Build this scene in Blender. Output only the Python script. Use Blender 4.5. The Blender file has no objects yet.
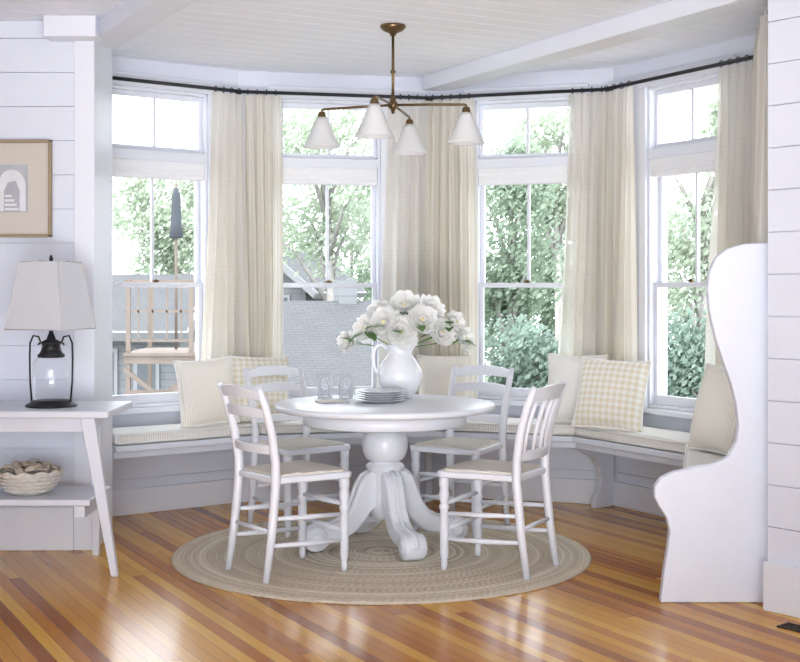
import bpy, bmesh, math, random
from mathutils import Vector, Matrix
random.seed(7)
scn = bpy.context.scene
C = scn.collection
PI = math.pi

# ------------------------------------------------------------------ materials
class NT:
    def __init__(s, name):
        s.m = bpy.data.materials.new(name); s.m.use_nodes = True
        s.t = s.m.node_tree; s.t.nodes.clear()
        s.out = s.t.nodes.new('ShaderNodeOutputMaterial')
    def n(s, typ, props=None, **inp):
        nd = s.t.nodes.new(typ)
        for k, v in (props or {}).items(): setattr(nd, k, v)
        for k, v in inp.items():
            s.put(nd.inputs[k.replace('_', ' ')], v)
        return nd
    def put(s, sock, v):
        if isinstance(v, bpy.types.NodeSocket): s.t.links.new(v, sock)
        else: sock.default_value = v
    def math(s, op, a, b=0.0):
        nd = s.t.nodes.new('ShaderNodeMath'); nd.operation = op
        s.put(nd.inputs[0], a); s.put(nd.inputs[1], b)
        return nd.outputs[0]
    def mix(s, f, a, b):
        nd = s.t.nodes.new('ShaderNodeMix'); nd.data_type = 'RGBA'
        s.put(nd.inputs[0], f); s.put(nd.inputs[6], a); s.put(nd.inputs[7], b)
        return nd.outputs[2]
    def obj(s): return s.n('ShaderNodeTexCoord').outputs['Object']
    def uv(s): return s.n('ShaderNodeTexCoord').outputs['UV']
    def noise(s, vec, scale, detail=3):
        nd = s.n('ShaderNodeTexNoise', None, Vector=vec, Scale=scale, Detail=float(detail)); return nd.outputs[0]
    def bump(s, h, strength=.3, dist=.01):
        return s.n('ShaderNodeBump', None, Height=h, Strength=strength, Distance=dist).outputs[0]
    def bsdf(s, col, rough=.5, normal=None, **kw):
        nd = s.n('ShaderNodeBsdfPrincipled')
        s.put(nd.inputs['Base Color'], col); s.put(nd.inputs['Roughness'], rough)
        if normal is not None: s.put(nd.inputs['Normal'], normal)
        for k, v in kw.items(): s.put(nd.inputs[k.replace('_', ' ')], v)
        return nd.outputs[0]
    def blend(s, f, a, b):
        mx = s.n('ShaderNodeMixShader'); s.put(mx.inputs[0], f); s.put(mx.inputs[1], a); s.put(mx.inputs[2], b)
        return mx.outputs[0]
    def done(s, sh):
        s.t.links.new(sh, s.out.inputs[0]); return s.m
def c4(c): return (c[0], c[1], c[2], 1.0)
def paint(name, col, rough=.45, var=.05, scale=6, bump=.05, bscale=60, **kw):
    t = NT(name); o = t.obj()
    f = t.noise(o, scale)
    a = c4([min(1, x*(1-var)) for x in col]); b = c4([min(1, x*(1+var)) for x in col])
    nrm = t.bump(t.noise(o, bscale), bump, .01) if bump else None
    return t.done(t.bsdf(t.mix(f, a, b), rough, nrm, **kw))
def stripe(t, x, period, duty):
    fr = t.math('FRACT', t.math('DIVIDE', x, period))
    return t.math('LESS_THAN', fr, duty)
def gingham(name, base, dark, period, use_uv=False, bal=.5, translucent=0.0, only=None, sheer=0.0):
    t = NT(name); co = t.uv() if use_uv else t.obj()
    sp = t.n('ShaderNodeSeparateXYZ', None, Vector=co)
    a = sp.outputs[0]; b = sp.outputs[1] if use_uv else sp.outputs[2]
    sa = stripe(t, a, period, bal); sb = stripe(t, b, period, bal)
    f = t.math('MULTIPLY', t.math('ADD', sa, sb), .5) if only is None else (sa if only == 'a' else sb)
    nrm = t.bump(t.noise(co, 400, 2), .15, .003)
    col = t.mix(f, c4(base), c4(dark))
    sh = t.bsdf(col, .9, nrm)
    if translucent:
        tr = t.n('ShaderNodeBsdfTranslucent', None, Color=col).outputs[0]
        sh = t.blend(translucent, sh, tr)
    if sheer:
        sh = t.blend(sheer, sh, t.n('ShaderNodeBsdfTransparent', None, Color=c4(base)).outputs[0])
    return t.done(sh)

MAT = {}
MAT['white'] = paint('white_paint', (.735, .76, .835), .4, .03)
MAT['wall'] = paint('white_wall_paint', (.745, .775, .86), .5, .03)
MAT['trim'] = paint('white_trim_paint', (.80, .82, .885), .35, .02)
MAT['furn'] = paint('white_furniture_paint', (.80, .815, .865), .3, .04, 9)
MAT['black'] = paint('black_iron', (.015, .015, .018), .45, .2, 20)
MAT['brass'] = paint('antique_brass', (.20, .14, .075), .35, .2, 20, Metallic=.85)
MAT['ceramic'] = paint('white_ceramic', (.84, .85, .88), .15, .02, 5, 0)
MAT['linen'] = paint('cream_linen', (.89, .88, .845), .9, .04, 30, .15, 400)
MAT['seam'] = paint('shade_seam_tape', (.70, .69, .67), .9, .04, 30, .15, 400)
MAT['shadecloth'] = paint('white_shade_cloth', (.88, .885, .90), .9, .03, 30, .15, 400)
MAT['stem'] = paint('flower_green', (.15, .28, .09), .5, .3, 30, 0)
MAT['gold'] = paint('aged_gold_frame', (.36, .28, .18), .45, .2, 30, .1)
MAT['mat'] = paint('beige_mat_board', (.64, .59, .53), .8, .03)
MAT['print'] = paint('pale_print', (.46, .47, .51), .7, .3, 7)
MAT['printwhite'] = paint('print_white', (.76, .76, .78), .7, .1, 14)
MAT['shellm'] = paint('sea_shell', (.60, .52, .43), .5, .45, 25, .2)
MAT['basket'] = paint('cream_basket', (.74, .70, .64), .7, .2, 40, .6, 90)

def m_floor():
    t = NT('wood_plank_floor'); o = t.obj()
    def dot(v):
        nd = t.n('ShaderNodeVectorMath', {'operation': 'DOT_PRODUCT'}); t.put(nd.inputs[0], o); nd.inputs[1].default_value = v
        return nd.outputs['Value']
    u = dot((.876, .482, 0)); v = dot((-.482, .876, 0))
    uw = t.math('DIVIDE', u, .056)
    row = t.math('FLOOR', uw)
    rn = t.n('ShaderNodeTexWhiteNoise', {'noise_dimensions': '1D'}, W=row).outputs[0]
    v2 = t.math('ADD', t.math('DIVIDE', v, 5.0), t.math('MULTIPLY', rn, 9.0))
    seg = t.math('FLOOR', v2)
    cv = t.n('ShaderNodeCombineXYZ', None, X=row, Y=seg).outputs[0]
    wn = t.n('ShaderNodeTexWhiteNoise', {'noise_dimensions': '2D'}, Vector=cv).outputs[0]
    rp = t.n('ShaderNodeValToRGB', None, Fac=wn)
    cr = rp.color_ramp
    cr.elements[0].position = 0; cr.elements[0].color = (.35, .100, .004, 1)
    cr.elements[1].position = 1; cr.elements[1].color = (.90, .51, .060, 1)
    e = cr.elements.new(.2); e.color = (.58, .21, .010, 1)
    e = cr.elements.new(.6); e.color = (.76, .36, .024, 1)
    gv = t.n('ShaderNodeCombineXYZ', None, X=t.math('MULTIPLY', u, 45.0), Y=t.math('MULTIPLY', v, 2.0), Z=wn).outputs[0]
    g = t.noise(gv, 1.6, 5)
    col = t.mix(t.math('MULTIPLY', g, .34), rp.outputs[0], (.30, .09, .004, 1))
    fr = t.math('FRACT', uw); seam = t.math('LESS_THAN', fr, .045)
    frv = t.math('FRACT', v2); seam2 = t.math('LESS_THAN', frv, .0012)
    sm = t.math('MAXIMUM', seam, seam2)
    col = t.mix(t.math('MULTIPLY', sm, .6), col, (.08, .03, .005, 1))
    h = t.math('SUBTRACT', t.math('MULTIPLY', g, .15), sm)
    return t.done(t.bsdf(col, .18, t.bump(h, .05, .004), Coat_Weight=.0, Specular_IOR_Level=.38))
MAT['floor'] = m_floor()
MAT['ceiling'] = paint('white_board_ceiling', (.885, .91, .97), .5, .02, 2)

def m_rug():
    t = NT('braided_jute'); o = t.obj()
    sp = t.n('ShaderNodeSeparateXYZ', None, Vector=o)
    x, y = sp.outputs[0], sp.outputs[1]
    r = t.math('SQRT', t.math('ADD', t.math('MULTIPLY', x, x), t.math('MULTIPLY', y, y)))
    a = t.math('ARCTAN2', y, x)
    ring = t.math('FLOOR', t.math('DIVIDE', r, .0206))
    wn = t.n('ShaderNodeTexWhiteNoise', {'noise_dimensions': '1D'}, W=ring).outputs[0]
    rp = t.n('ShaderNodeValToRGB', None, Fac=wn); cr = rp.color_ramp
    cr.elements[0].color = (.62, .53, .42, 1); cr.elements[1].color = (.95, .88, .76, 1)
    band = t.math('LESS_THAN', t.math('ABSOLUTE', t.math('SUBTRACT', r, .70)), .08)
    col = t.mix(t.math('MULTIPLY', band, .25), rp.outputs[0], (.48, .36, .23, 1))
    br = t.math('SINE', t.math('ADD', t.math('MULTIPLY', t.math('MULTIPLY', a, r), 190.0), t.math('MULTIPLY', wn, 6.0)))
    v = t.n('ShaderNodeCombineXYZ', None, X=t.math('MULTIPLY', a, 40.0), Y=t.math('MULTIPLY', r, 80.0)).outputs[0]
    nz = t.noise(v, 2.2, 4)
    col = t.mix(t.math('MULTIPLY', nz, .28), col, (.50, .40, .29, 1))
    col = t.mix(t.math('MULTIPLY', t.math('GREATER_THAN', br, .6), .10), col, (.40, .30, .19, 1))
    edge = t.math('LESS_THAN', t.math('FRACT', t.math('DIVIDE', r, .0206)), .16)
    col = t.mix(t.math('MULTIPLY', edge, .38), col, (.36, .28, .19, 1))
    h = t.math('ADD', t.math('MULTIPLY', br, .4), nz)
    return t.done(t.bsdf(col, .95, t.bump(h, .6, .006)))
MAT['rug'] = m_rug()

def m_rush():
    t = NT('woven_rush'); o = t.obj()
    sp = t.n('ShaderNodeSeparateXYZ', None, Vector=o)
    mx = t.math('MAXIMUM', t.math('ABSOLUTE', sp.outputs[0]), t.math('ABSOLUTE', sp.outputs[1]))
    s = t.math('SINE', t.math('MULTIPLY', mx, 450.0))
    col = t.mix(t.noise(o, 60), (.73, .67, .59, 1), (.85, .80, .73, 1))
    return t.done(t.bsdf(col, .8, t.bump(s, .8, .005)))
MAT['rush'] = m_rush()

MAT['gingham'] = gingham('cream_gingham', (.93, .92, .87), (.79, .725, .56), .036)
MAT['ticking'] = gingham('cream_ticking', (.88, .87, .84), (.72, .69, .63), .014, bal=.35, only='a')
MAT['ticking2'] = gingham('cream_ticking_pillow', (.93, .905, .83), (.84, .79, .68), .012, bal=.4, only='a')
MAT['curtain'] = gingham('cream_check_curtain', (.99, .97, .92), (.96, .93, .865), .026, use_uv=True, translucent=.64, sheer=.20)
MAT['curtain_dark'] = gingham('striped_linen_curtain', (.97, .945, .88), (.90, .86, .775), .026, use_uv=True, translucent=.56, only='a', sheer=.07)

def m_glass(name, f=.06, k=.4, tint=(1, 1, 1, 1)):
    t = NT(name)
    tr = t.n('ShaderNodeBsdfTransparent', None, Color=tint).outputs[0]
    gl = t.n('ShaderNodeBsdfGlossy', None, Color=(1, 1, 1, 1), Roughness=.02).outputs[0]
    lw = t.n('ShaderNodeLayerWeight', None, Blend=.15).outputs['Fresnel']
    return t.done(t.blend(t.math('ADD', t.math('MULTIPLY', lw, k), f), tr, gl))
MAT['pane'] = m_glass('window_glass', .0, .08)
MAT['lampglass'] = m_glass('lamp_glass', .02, .25, (.98, .985, .985, 1))
def m_tumbler():
    t = NT('pale_tumbler_glass'); o = t.obj()
    cc = t.mix(t.noise(o, 10), (.86, .88, .90, 1), (.92, .93, .95, 1))
    sh = t.bsdf(cc, .12)
    tr = t.n('ShaderNodeBsdfTransparent', None, Color=(.96, .97, .98, 1)).outputs[0]
    lw = t.n('ShaderNodeLayerWeight', None, Blend=.35).outputs['Facing']
    return t.done(t.blend(t.math('ADD', t.math('MULTIPLY', lw, .6), .22), tr, sh))
MAT['tumbler'] = m_tumbler()
def m_shade(name, col, k):
    t = NT(name); o = t.obj()
    cc = t.mix(t.noise(o, 12), c4([x*.97 for x in col]), c4(col))
    sh = t.bsdf(cc, .45)
    tr = t.n('ShaderNodeBsdfTranslucent', None, Color=cc).outputs[0]
    return t.done(t.blend(k, sh, tr))
MAT['milk'] = m_shade('milk_glass', (.94, .94, .94), .4)
MAT['petal'] = m_shade('white_petal', (.998, .993, .975), .5)
MAT['heart'] = paint('peony_heart', (.90, .80, .45), .8, .15, 60, .2, 200)
MAT['lshade'] = m_shade('lamp_shade_fabric', (.85, .86, .89), .3)
def m_leaf(name, a, b):
    t = NT(name); o = t.obj()
    col = t.mix(t.noise(o, 1.6, 3), c4(a), c4(b))
    sh = t.bsdf(col, .9)
    tr = t.n('ShaderNodeBsdfTranslucent', None, Color=col).outputs[0]
    return t.done(t.blend(.5, sh, tr))
MAT['leafA'] = m_leaf('pale_foliage', (.42, .48, .38), (.56, .60, .50))  # outdoor haze is put into the leaf colours, paled and greyed
MAT['leafB'] = m_leaf('mid_foliage', (.27, .34, .26), (.39, .45, .35))
MAT['leafC'] = m_leaf('bluish_foliage', (.21, .28, .235), (.32, .39, .33))
MAT['bark'] = paint('bark', (.32, .30, .28), .9, .3, 8, .5)
def m_shingle(name, a, b, sx, sz, vert=False, mort=.7, k=.4):
    t = NT(name); o = t.obj(); ob = o
    if vert:
        sp = t.n('ShaderNodeSeparateXYZ', None, Vector=o)
        o = t.n('ShaderNodeCombineXYZ', None, X=t.math('ADD', sp.outputs[0], sp.outputs[1]), Y=sp.outputs[2]).outputs[0]
    br = t.n('ShaderNodeTexBrick', None, Vector=o, Color1=c4(a), Color2=c4(b), Mortar=c4([x*mort for x in a]), Scale=1.0)
    br.inputs['Brick Width'].default_value = sx; br.inputs['Row Height'].default_value = sz
    br.inputs['Mortar Size'].default_value = .008
    return t.done(t.bsdf(t.mix(t.math('MULTIPLY', t.noise(ob, 4, 6), k), br.outputs[0], c4([x*.6 for x in a])), .9))
MAT['roof'] = m_shingle('grey_roof_shingle', (.10, .102, .106), (.112, .114, .117), .16, .055, mort=.8, k=.55)
MAT['siding'] = m_shingle('grey_cedar_siding', (.19, .195, .20), (.21, .215, .22), .9, .11, True, .75)
MAT['deckwood'] = paint('weathered_deck_wood', (.16, .13, .108), .8, .2, 5)
MAT['housetrim'] = paint('house_trim', (.24, .24, .25), .6, .05, 5)
MAT['umb'] = paint('grey_canvas', (.055, .06, .07), .85, .15, 6)
MAT['darkglass'] = paint('dark_house_window', (.08, .09, .10), .3, .2, 3)
MAT['ground'] = paint('lawn_ground', (.085, .115, .07), .95, .3, .6)

# ------------------------------------------------------------------ mesh helpers
class MB:
    def __init__(s): s.v = []; s.f = []; s.sm = []; s.uv = None
    def add(s, vs, fs, M=None, smooth=False):
        b = len(s.v)
        for p in vs:
            p = Vector(p); s.v.append(M @ p if M else p)
        for f in fs: s.f.append([b+i for i in f]); s.sm.append(smooth)
        return s
    def box(s, x0, x1, y0, y1, z0, z1, M=None):
        vs = [(x0,y0,z0),(x1,y0,z0),(x1,y1,z0),(x0,y1,z0),(x0,y0,z1),(x1,y0,z1),(x1,y1,z1),(x0,y1,z1)]
        return s.add(vs, [(3,2,1,0),(4,5,6,7),(0,1,5,4),(1,2,6,5),(2,3,7,6),(3,0,4,7)], M)
    def bar(s, a, b, w, h):
        a = Vector(a); b = Vector(b); d = (b-a); L = d.length; d.normalize()
        up = Vector((0,0,1)) if abs(d.z) < .95 else Vector((0,1,0))
        x = d.cross(up).normalized(); u = x.cross(d)
        M = Matrix(((d.x, x.x, u.x, a.x), (d.y, x.y, u.y, a.y), (d.z, x.z, u.z, a.z), (0,0,0,1)))
        return s.box(0, L, -w/2, w/2, -h/2, h/2, M)
    def tube(s, pts, r, n=10, closed=False, M=None):
        pts = [Vector(p) for p in pts]; N = len(pts)
        rs = r if isinstance(r, (list, tuple)) else [r]*N
        vs = []; fs = []; prev = None
        for i, p in enumerate(pts):
            if closed: d = pts[(i+1) % N] - pts[i-1]
            else: d = pts[min(i+1, N-1)] - pts[max(i-1, 0)]
            d.normalize()
            if prev is None:
                a = Vector((0,0,1)) if abs(d.z) < .9 else Vector((1,0,0))
                x = d.cross(a).normalized()
            else:
                x = (prev - d*prev.dot(d)).normalized()
            prev = x; y = d.cross(x)
            for k in range(n):
                t = 2*PI*k/n; vs.append(p + (x*math.cos(t) + y*math.sin(t))*rs[i])
        R = N if closed else N-1
        for i in range(R):
            j = (i+1) % N
            for k in range(n):
                k2 = (k+1) % n
                fs.append((i*n+k, i*n+k2, j*n+k2, j*n+k))
        s.add(vs, fs, M, True)
        if not closed:
            b = len(s.v) - N*n
            s.f.append([b+k for k in range(n)][::-1]); s.sm.append(False)
            s.f.append([b+(N-1)*n+k for k in range(n)]); s.sm.append(False)
        return s
    def lathe(s, prof, n=32, M=None, cap=True):
        vs = []; fs = []
        for (r, z) in prof:
            for k in range(n):
                t = 2*PI*k/n; vs.append((r*math.cos(t), r*math.sin(t), z))
        for i in range(len(prof)-1):
            for k in range(n):
                k2 = (k+1) % n
                fs.append((i*n+k, i*n+k2, (i+1)*n+k2, (i+1)*n+k))
        s.add(vs, fs, M, True)
        if cap:
            b = len(s.v) - len(prof)*n
            if prof[0][0] > 1e-4: s.f.append([b+k for k in range(n)][::-1]); s.sm.append(False)
            if prof[-1][0] > 1e-4: s.f.append([b+(len(prof)-1)*n+k for k in range(n)]); s.sm.append(False)
        return s
    def prism(s, ol, a0, a1, M=None, axis='y', smooth=False):
        n = len(ol)
        if axis == 'y': vs = [(x, a0, z) for x, z in ol] + [(x, a1, z) for x, z in ol]
        else: vs = [(x, y, a0) for x, y in ol] + [(x, y, a1) for x, y in ol]
        s.add(vs, [tuple(range(n)), tuple(range(2*n-1, n-1, -1))], M)
        b = len(s.v) - 2*n
        for i in range(n):
            j = (i+1) % n
            s.f.append([b+i, b+n+i, b+n+j, b+j]); s.sm.append(smooth)
        return s
    def grid(s, fn, nu, nv, M=None):
        vs = [fn(i/(nu-1), j/(nv-1)) for j in range(nv) for i in range(nu)]
        fs = [(j*nu+i, j*nu+i+1, (j+1)*nu+i+1, (j+1)*nu+i) for j in range(nv-1) for i in range(nu-1)]
        s.add(vs, fs, M, True); return s
    def build(s, name, mat, parent=None, bevel=0, seg=2, solid=0, sub=0):
        me = bpy.data.meshes.new(name)
        me.from_pydata([tuple(p) for p in s.v], [], s.f)
        me.polygons.foreach_set('use_smooth', s.sm)
        if s.uv:
            l = me.uv_layers.new(name='UVMap')
            for lp in me.loops: l.data[lp.index].uv = s.uv[lp.vertex_index]
        me.validate(); me.update()
        bm = bmesh.new(); bm.from_mesh(me); bmesh.ops.recalc_face_normals(bm, faces=bm.faces); bm.to_mesh(me); bm.free()
        me.materials.append(MAT[mat])
        o = bpy.data.objects.new(name, me); C.objects.link(o)
        if parent: o.parent = parent
        if solid:
            m = o.modifiers.new('thick', 'SOLIDIFY'); m.thickness = solid; m.offset = 0
        if bevel:
            m = o.modifiers.new('bevel', 'BEVEL'); m.width = bevel; m.segments = seg; m.limit_method = 'ANGLE'; m.angle_limit = .6
        if sub:
            m = o.modifiers.new('sub', 'SUBSURF'); m.levels = sub; m.render_levels = sub
        return o
def tag(o, label, cat, group=None, kind=None):
    o['label'] = label; o['category'] = cat
    if group: o['group'] = group
    if kind: o['kind'] = kind
    return o
def thing(name, label, cat, loc=(0,0,0), rz=0, group=None):
    o = bpy.data.objects.new(name, None); C.objects.link(o); o.empty_display_size = .1
    o.location = loc; o.rotation_euler = (0, 0, rz)
    return tag(o, label, cat, group)
def struct(o): o['kind'] = 'structure'; return o
def Rz(a): return Matrix.Rotation(a, 4, 'Z')
def T(x, y, z): return Matrix.Translation((x, y, z))

# ------------------------------------------------------------------ camera
cam = bpy.data.cameras.new('camera'); co = bpy.data.objects.new('camera', cam); C.objects.link(co)
co.location = (0, 0, 1.31); co.rotation_euler = (PI/2, 0, 0)
cam.sensor_width = 36; cam.lens = 56.25; cam.shift_y = -.05125; cam.clip_end = 300
scn.camera = co

# ------------------------------------------------------------------ room shell
CEIL = 2.665; YB = -4.0
V = [(-1.80, 7.14), (-1.0, 7.72), (.19, 7.98), (1.30, 7.62), (1.94, 6.51), (1.635, 5.27)]
def segframe(i):
    P = Vector((*V[i], 0)); Q = Vector((*V[i+1], 0)); u = (Q-P); L = u.length; u.normalize()
    o = Vector((-u.y, u.x, 0))
    M = Matrix(((u.x, o.x, 0, P.x), (u.y, o.y, 0, P.y), (0, 0, 1, 0), (0, 0, 0, 1)))
    return M, L
def offset(d, pts=V):
    lines = []
    for i in range(len(pts)-1):
        u = Vector(pts[i+1]) - Vector(pts[i]); u.normalize(); n = Vector((u.y, -u.x))
        lines.append((Vector(pts[i]) + n*d, u, Vector(pts[i+1]) + n*d))
    out = [lines[0][0]]
    for i in range(len(lines)-1):
        p, u, _ = lines[i]; q, w, _ = lines[i+1]
        den = u.x*w.y - u.y*w.x
        t = ((q.x-p.x)*w.y - (q.y-p.y)*w.x)/den
        out.append(p + u*t)
    out.append(lines[-1][2])
    return [(p.x, p.y) for p in out]

b = MB(); b.box(-4, 3.4, YB, 8.3, -.1, 0); struct(b.build('floor', 'floor'))
b = MB(); b.box(-4, 3.4, YB, 8.6, CEIL+.005, CEIL+.1)
CMt = T(-.1, 5.6, 0) @ Rz(math.atan2(.482, .876))
for k in range(-26, 24):
    b.box(-3.0, 3.0, k*.14, k*.14+.1345, CEIL, CEIL+.02, CMt)
struct(b.build('ceiling', 'ceiling'))
WC = [.453, .570, .626, .64]; HW = .325; ZB, ZT = .62, 2.50
b = MB(); bb = MB()
for i in range(5):
    M, L = segframe(i); e = .07
    if i < 4:
        xa, xb = WC[i]-HW, WC[i]+HW
        n = 3; hh = ZB/n
        for k in range(n): b.box(-0.0, L, 0, .03, k*hh, (k+1)*hh-.003, M)
        b.box(-e, L+e, .012, .15, 0, ZB, M)
        b.box(-e, L+e, 0, .15, ZT, CEIL+.03, M)
        b.box(-e, xa, 0, .15, ZB, ZT, M); b.box(xb, L+e, 0, .15, ZB, ZT, M)
    else:
        b.box(-e, L+.06, 0, .12, 0, CEIL+.03, M)
    bb.box(0, L, -.018, 0, 0, .15, M)
b.box(-1.95, -1.80, 6.55, 7.2, 0, CEIL+.03)
struct(b.build('wall_bay', 'wall'))
struct(bb.build('baseboard_bay', 'trim', bevel=.004))
b = MB(); z = 0; ph = .172
b.box(-3.6, -1.541, 6.312, 6.68, 0, CEIL+.03)
while z < CEIL:
    b.box(-3.6, -1.64, 6.30, 6.33, z, min(z+ph-.0035, CEIL)); z += ph
struct(b.build('wall_left', 'wall'))
b = MB(); b.box(-1.64, -1.537, 6.285, 6.685, 0, CEIL); struct(b.build('trim_1', 'trim', bevel=.004))
b = MB(); b.box(-3.6, -1.64, 6.278, 6.30, 0, .22); struct(b.build('baseboard_left', 'trim', bevel=.005))
b = MB(); b.box(-3.7, -3.6, YB, 6.6, 0, CEIL+.03); struct(b.build('wall_far_left', 'wall'))
b = MB(); b.box(2.9, 3.0, YB, 4.4, 0, CEIL+.03); struct(b.build('wall_far_right', 'wall'))
d = Vector((.64, -.768, 0)); nb = Vector((.768, .64, 0))
RM = Matrix(((d.x, nb.x, 0, 1.507), (d.y, nb.y, 0, 5.12), (0, 0, 1, 0), (0, 0, 0, 1)))
b = MB(); b.box(0, 2.3, .012, .12, 0, CEIL+.03, RM); z = 0
while z < CEIL:
    b.box(0, 2.3, 0, .03, z, min(z+ph-.0035, CEIL), RM); z += ph
struct(b.build('wall_right', 'wall'))
b = MB(); b.box(-.01, 2.3, -.022, 0, 0, .2, RM); struct(b.build('baseboard_right', 'trim', bevel=.004))
b = MB(); b.bar((.22, 7.95, 2.62), (1.75, 5.15, 2.62), .17, .09); struct(b.build('trim_2', 'trim', bevel=.004))
b = MB(); b.bar((-1.56, 6.52, 2.62), (-.2, 4.05, 2.62), .17, .09); struct(b.build('trim_3', 'trim', bevel=.004))
b = MB(); b.box(-1.76, -1.5, 6.16, 6.30, 2.56, CEIL); struct(b.build('trim_4', 'trim', bevel=.006))

for i in range(4):
    M, L = segframe(i); M = M @ T(WC[i], 0, 0)
    h = HW; b = MB(); cw = .055
    b.box(-h-cw, -h, -.022, 0, ZB-.02, ZT+.05); b.box(h, h+cw, -.022, 0, ZB-.02, ZT+.05)
    b.box(-h-cw-.012, h+cw+.012, -.028, 0, ZT, ZT+.075)
    b.box(-h, -h+.016, 0, .13, ZB, ZT); b.box(h-.016, h, 0, .13, ZB, ZT)
    b.box(-h, h, 0, .13, ZT-.018, ZT); b.box(-h, h, 0, .14, ZB, ZB+.02)
    b.box(-h+.016, h-.016, -.012, .12, 2.075, 2.135)
    w = b.build('window_%d' % (i+1), 'trim', bevel=.003); w.matrix_world = M; struct(w)
    def sash(name, z0, z1, y0, y1, st, muntin, top, bot):
        q = MB(); a = h-.016
        q.box(-a, -a+st, y0, y1, z0, z1); q.box(a-st, a, y0, y1, z0, z1)
        q.box(-a+st, a-st, y0, y1, z1-top, z1); q.box(-a+st, a-st, y0, y1, z0, z0+bot)
        if muntin: q.box(-.009, .009, y0+.004, y1-.004, z0+bot, z1-top)
        return q.build(name, 'trim', w, bevel=.003)
    sash('transom_sash', 2.135, ZT-.018, .04, .07, .022, True, .03, .03)
    sash('upper_sash', 1.325, 2.075, .07, .10, .026, True, .10, .03)
    sash('lower_sash', ZB+.02, 1.355, .035, .065, .026, False, .03, .055)
    q = MB(); q.box(-h-cw-.03, h+cw+.03, -.055, 0, ZB-.03, ZB); q.build('window_sill', 'trim', w, bevel=.004)
    q = MB(); q.box(-h+.02, h-.02, .053, .056, 2.16, ZT-.04); q.box(-h+.035, h-.035, .084, .087, 1.35, 1.98); q.box(-h+.035, h-.035, .049, .052, ZB+.07, 1.33)
    q.build('window_pane', 'pane', w)
    q = MB()
    for k, (zz, yy) in enumerate([(1.985, .0), (2.01, -.006), (2.035, -.01), (2.055, -.008)]):
        q.box(-h+.018, h-.018, yy+.005, .03, zz-.012, zz+.022)
    q.build('roman_shade', 'shadecloth', w, bevel=.006)
    q = MB(); q.tube([(-.02, .03, 1.363), (.02, .03, 1.363)], .006, 8); q.tube([(0, .03, 1.355), (0, .03, 1.373)], .008, 8)
    q.build('sash_lock', 'brass', w)

# ------------------------------------------------------------------ curtain rod and curtains
RZ = 2.52
rod_line = offset(.10)
rp = [(p[0], p[1], RZ) for p in rod_line]
rod = thing('curtain_rod', 'long black iron curtain rod bent around the bay above all the windows', 'curtain rod', (.2, 7.85, RZ))
def sub(p): return (p[0]-.2, p[1]-7.85, p[2]-RZ)
b = MB(); b.tube([sub(p) for p in rp[:5]], .0105, 10); b.build('rod', 'black', rod)
ME, LE_ = segframe(4)
r0 = ME @ Vector((.10, -.045, RZ)); r1 = ME @ Vector((LE_-.01, -.06, RZ))
b = MB(); b.tube([sub(rp[4]), sub(r0), sub(r1)], .0105, 10); b.build('return_rod', 'black', rod)
b = MB(); e = Vector(sub(r1)); b.lathe([(.001, -.03), (.016, -.02), (.024, 0), (.016, .02), (.001, .03)], 14, T(e.x, e.y-.02, 0)); b.build('finial', 'black', rod)
wl = offset(.0)
for i in (1, 2, 3, 4):
    a = Vector(sub(rp[i])); c = Vector((wl[i][0]-.2, wl[i][1]-7.85, 0))
    b = MB(); b.tube([a, c], .006, 8); b.lathe([(.022, 0), (.022, .008), (.01, .012)], 14, T(c.x, c.y-.004, 0) @ Matrix.Rotation(PI/2, 4, 'X')); b.build('rod_bracket', 'black', rod)

def curtain(seg, s0, s1, label, mat='curtain', zb=.56, f0=0, f1=0, folds=6, off=.10):
    M, L = segframe(seg)
    root = thing('curtain', label, 'curtain', M @ Vector(((s0+s1)/2, -off, zb)), math.atan2(M[1][0], M[0][0]), 'curtains around the bay')
    W = s1-s0; H = RZ-.018-zb; ph = random.random()*6; nu = folds*16+1; nv = 34
    jit = [random.uniform(-.8, .8) for _ in range(folds+2)]
    aj = [random.uniform(.6, 1.45) for _ in range(folds+2)]
    uv = []
    def fn(u, v):
        zz = v*H; low = (1-v)
        w0 = -W/2 + f0*low**1.2; w1 = W/2 + f1*low**1.2
        fu = u*folds; k = int(fu); fr_ = fu-k; fr_ = fr_*fr_*(3-2*fr_)
        def lerp(A): return A[k]*(1-fr_) + A[min(k+1, folds+1)]*fr_
        x = w0 + (w1-w0)*u
        amp = (.017 + .028*min(1, low*1.8))*lerp(aj)
        phase = fu*2*PI + lerp(jit)*(.5+low*2.6)
        y = amp*(math.sin(phase) + .25*math.sin(2*phase+ph)) + .012*math.sin(phase*.5+ph+low*2.4)
        x += .012*math.cos(phase)*(.4+low) + .014*math.sin(low*3.4+ph+u*3)*low
        if v > .965: y *= .7
        y = min(y, .072)
        uv.append((u*W*2.2, zz))
        return (x, y, zz)
    b = MB(); b.grid(fn, nu, nv); b.uv = uv
    b.build('cloth', mat, root)
    q = MB(); q.tube([(0, .017*math.cos(t), .017*math.sin(t)) for t in [2*PI*k/14 for k in range(14)]], .0028, 6, closed=True)
    ring = q.build('ring', 'black', root)
    n = min(5, max(4, int(W/.055)))
    for k in range(n):
        r = ring if k == 0 else ring.copy()
        if k: C.objects.link(r); r.parent = root
        r.location = (-W/2 + W*(k+.5)/n, 0 if seg < 4 else .035, RZ-zb)
    return root
LA, LB, LC_, LD, LE = [segframe(i)[1] for i in range(5)]
curtain(0, .755, LA-.02, 'pale cream curtain just right of the leftmost window', f0=-.09, folds=4)
curtain(1, .022, .25, 'striped cream curtain just left of the second window from the left', 'curtain_dark', folds=4, f1=.02)
curtain(1, .92, LB-.02, 'pale cream curtain just right of the second window, behind the light arms', f0=-.06, folds=4)
curtain(2, .022, .315, 'striped beige curtain just left of the third window, above the flowers', 'curtain_dark', folds=5, f1=.01)
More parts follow.
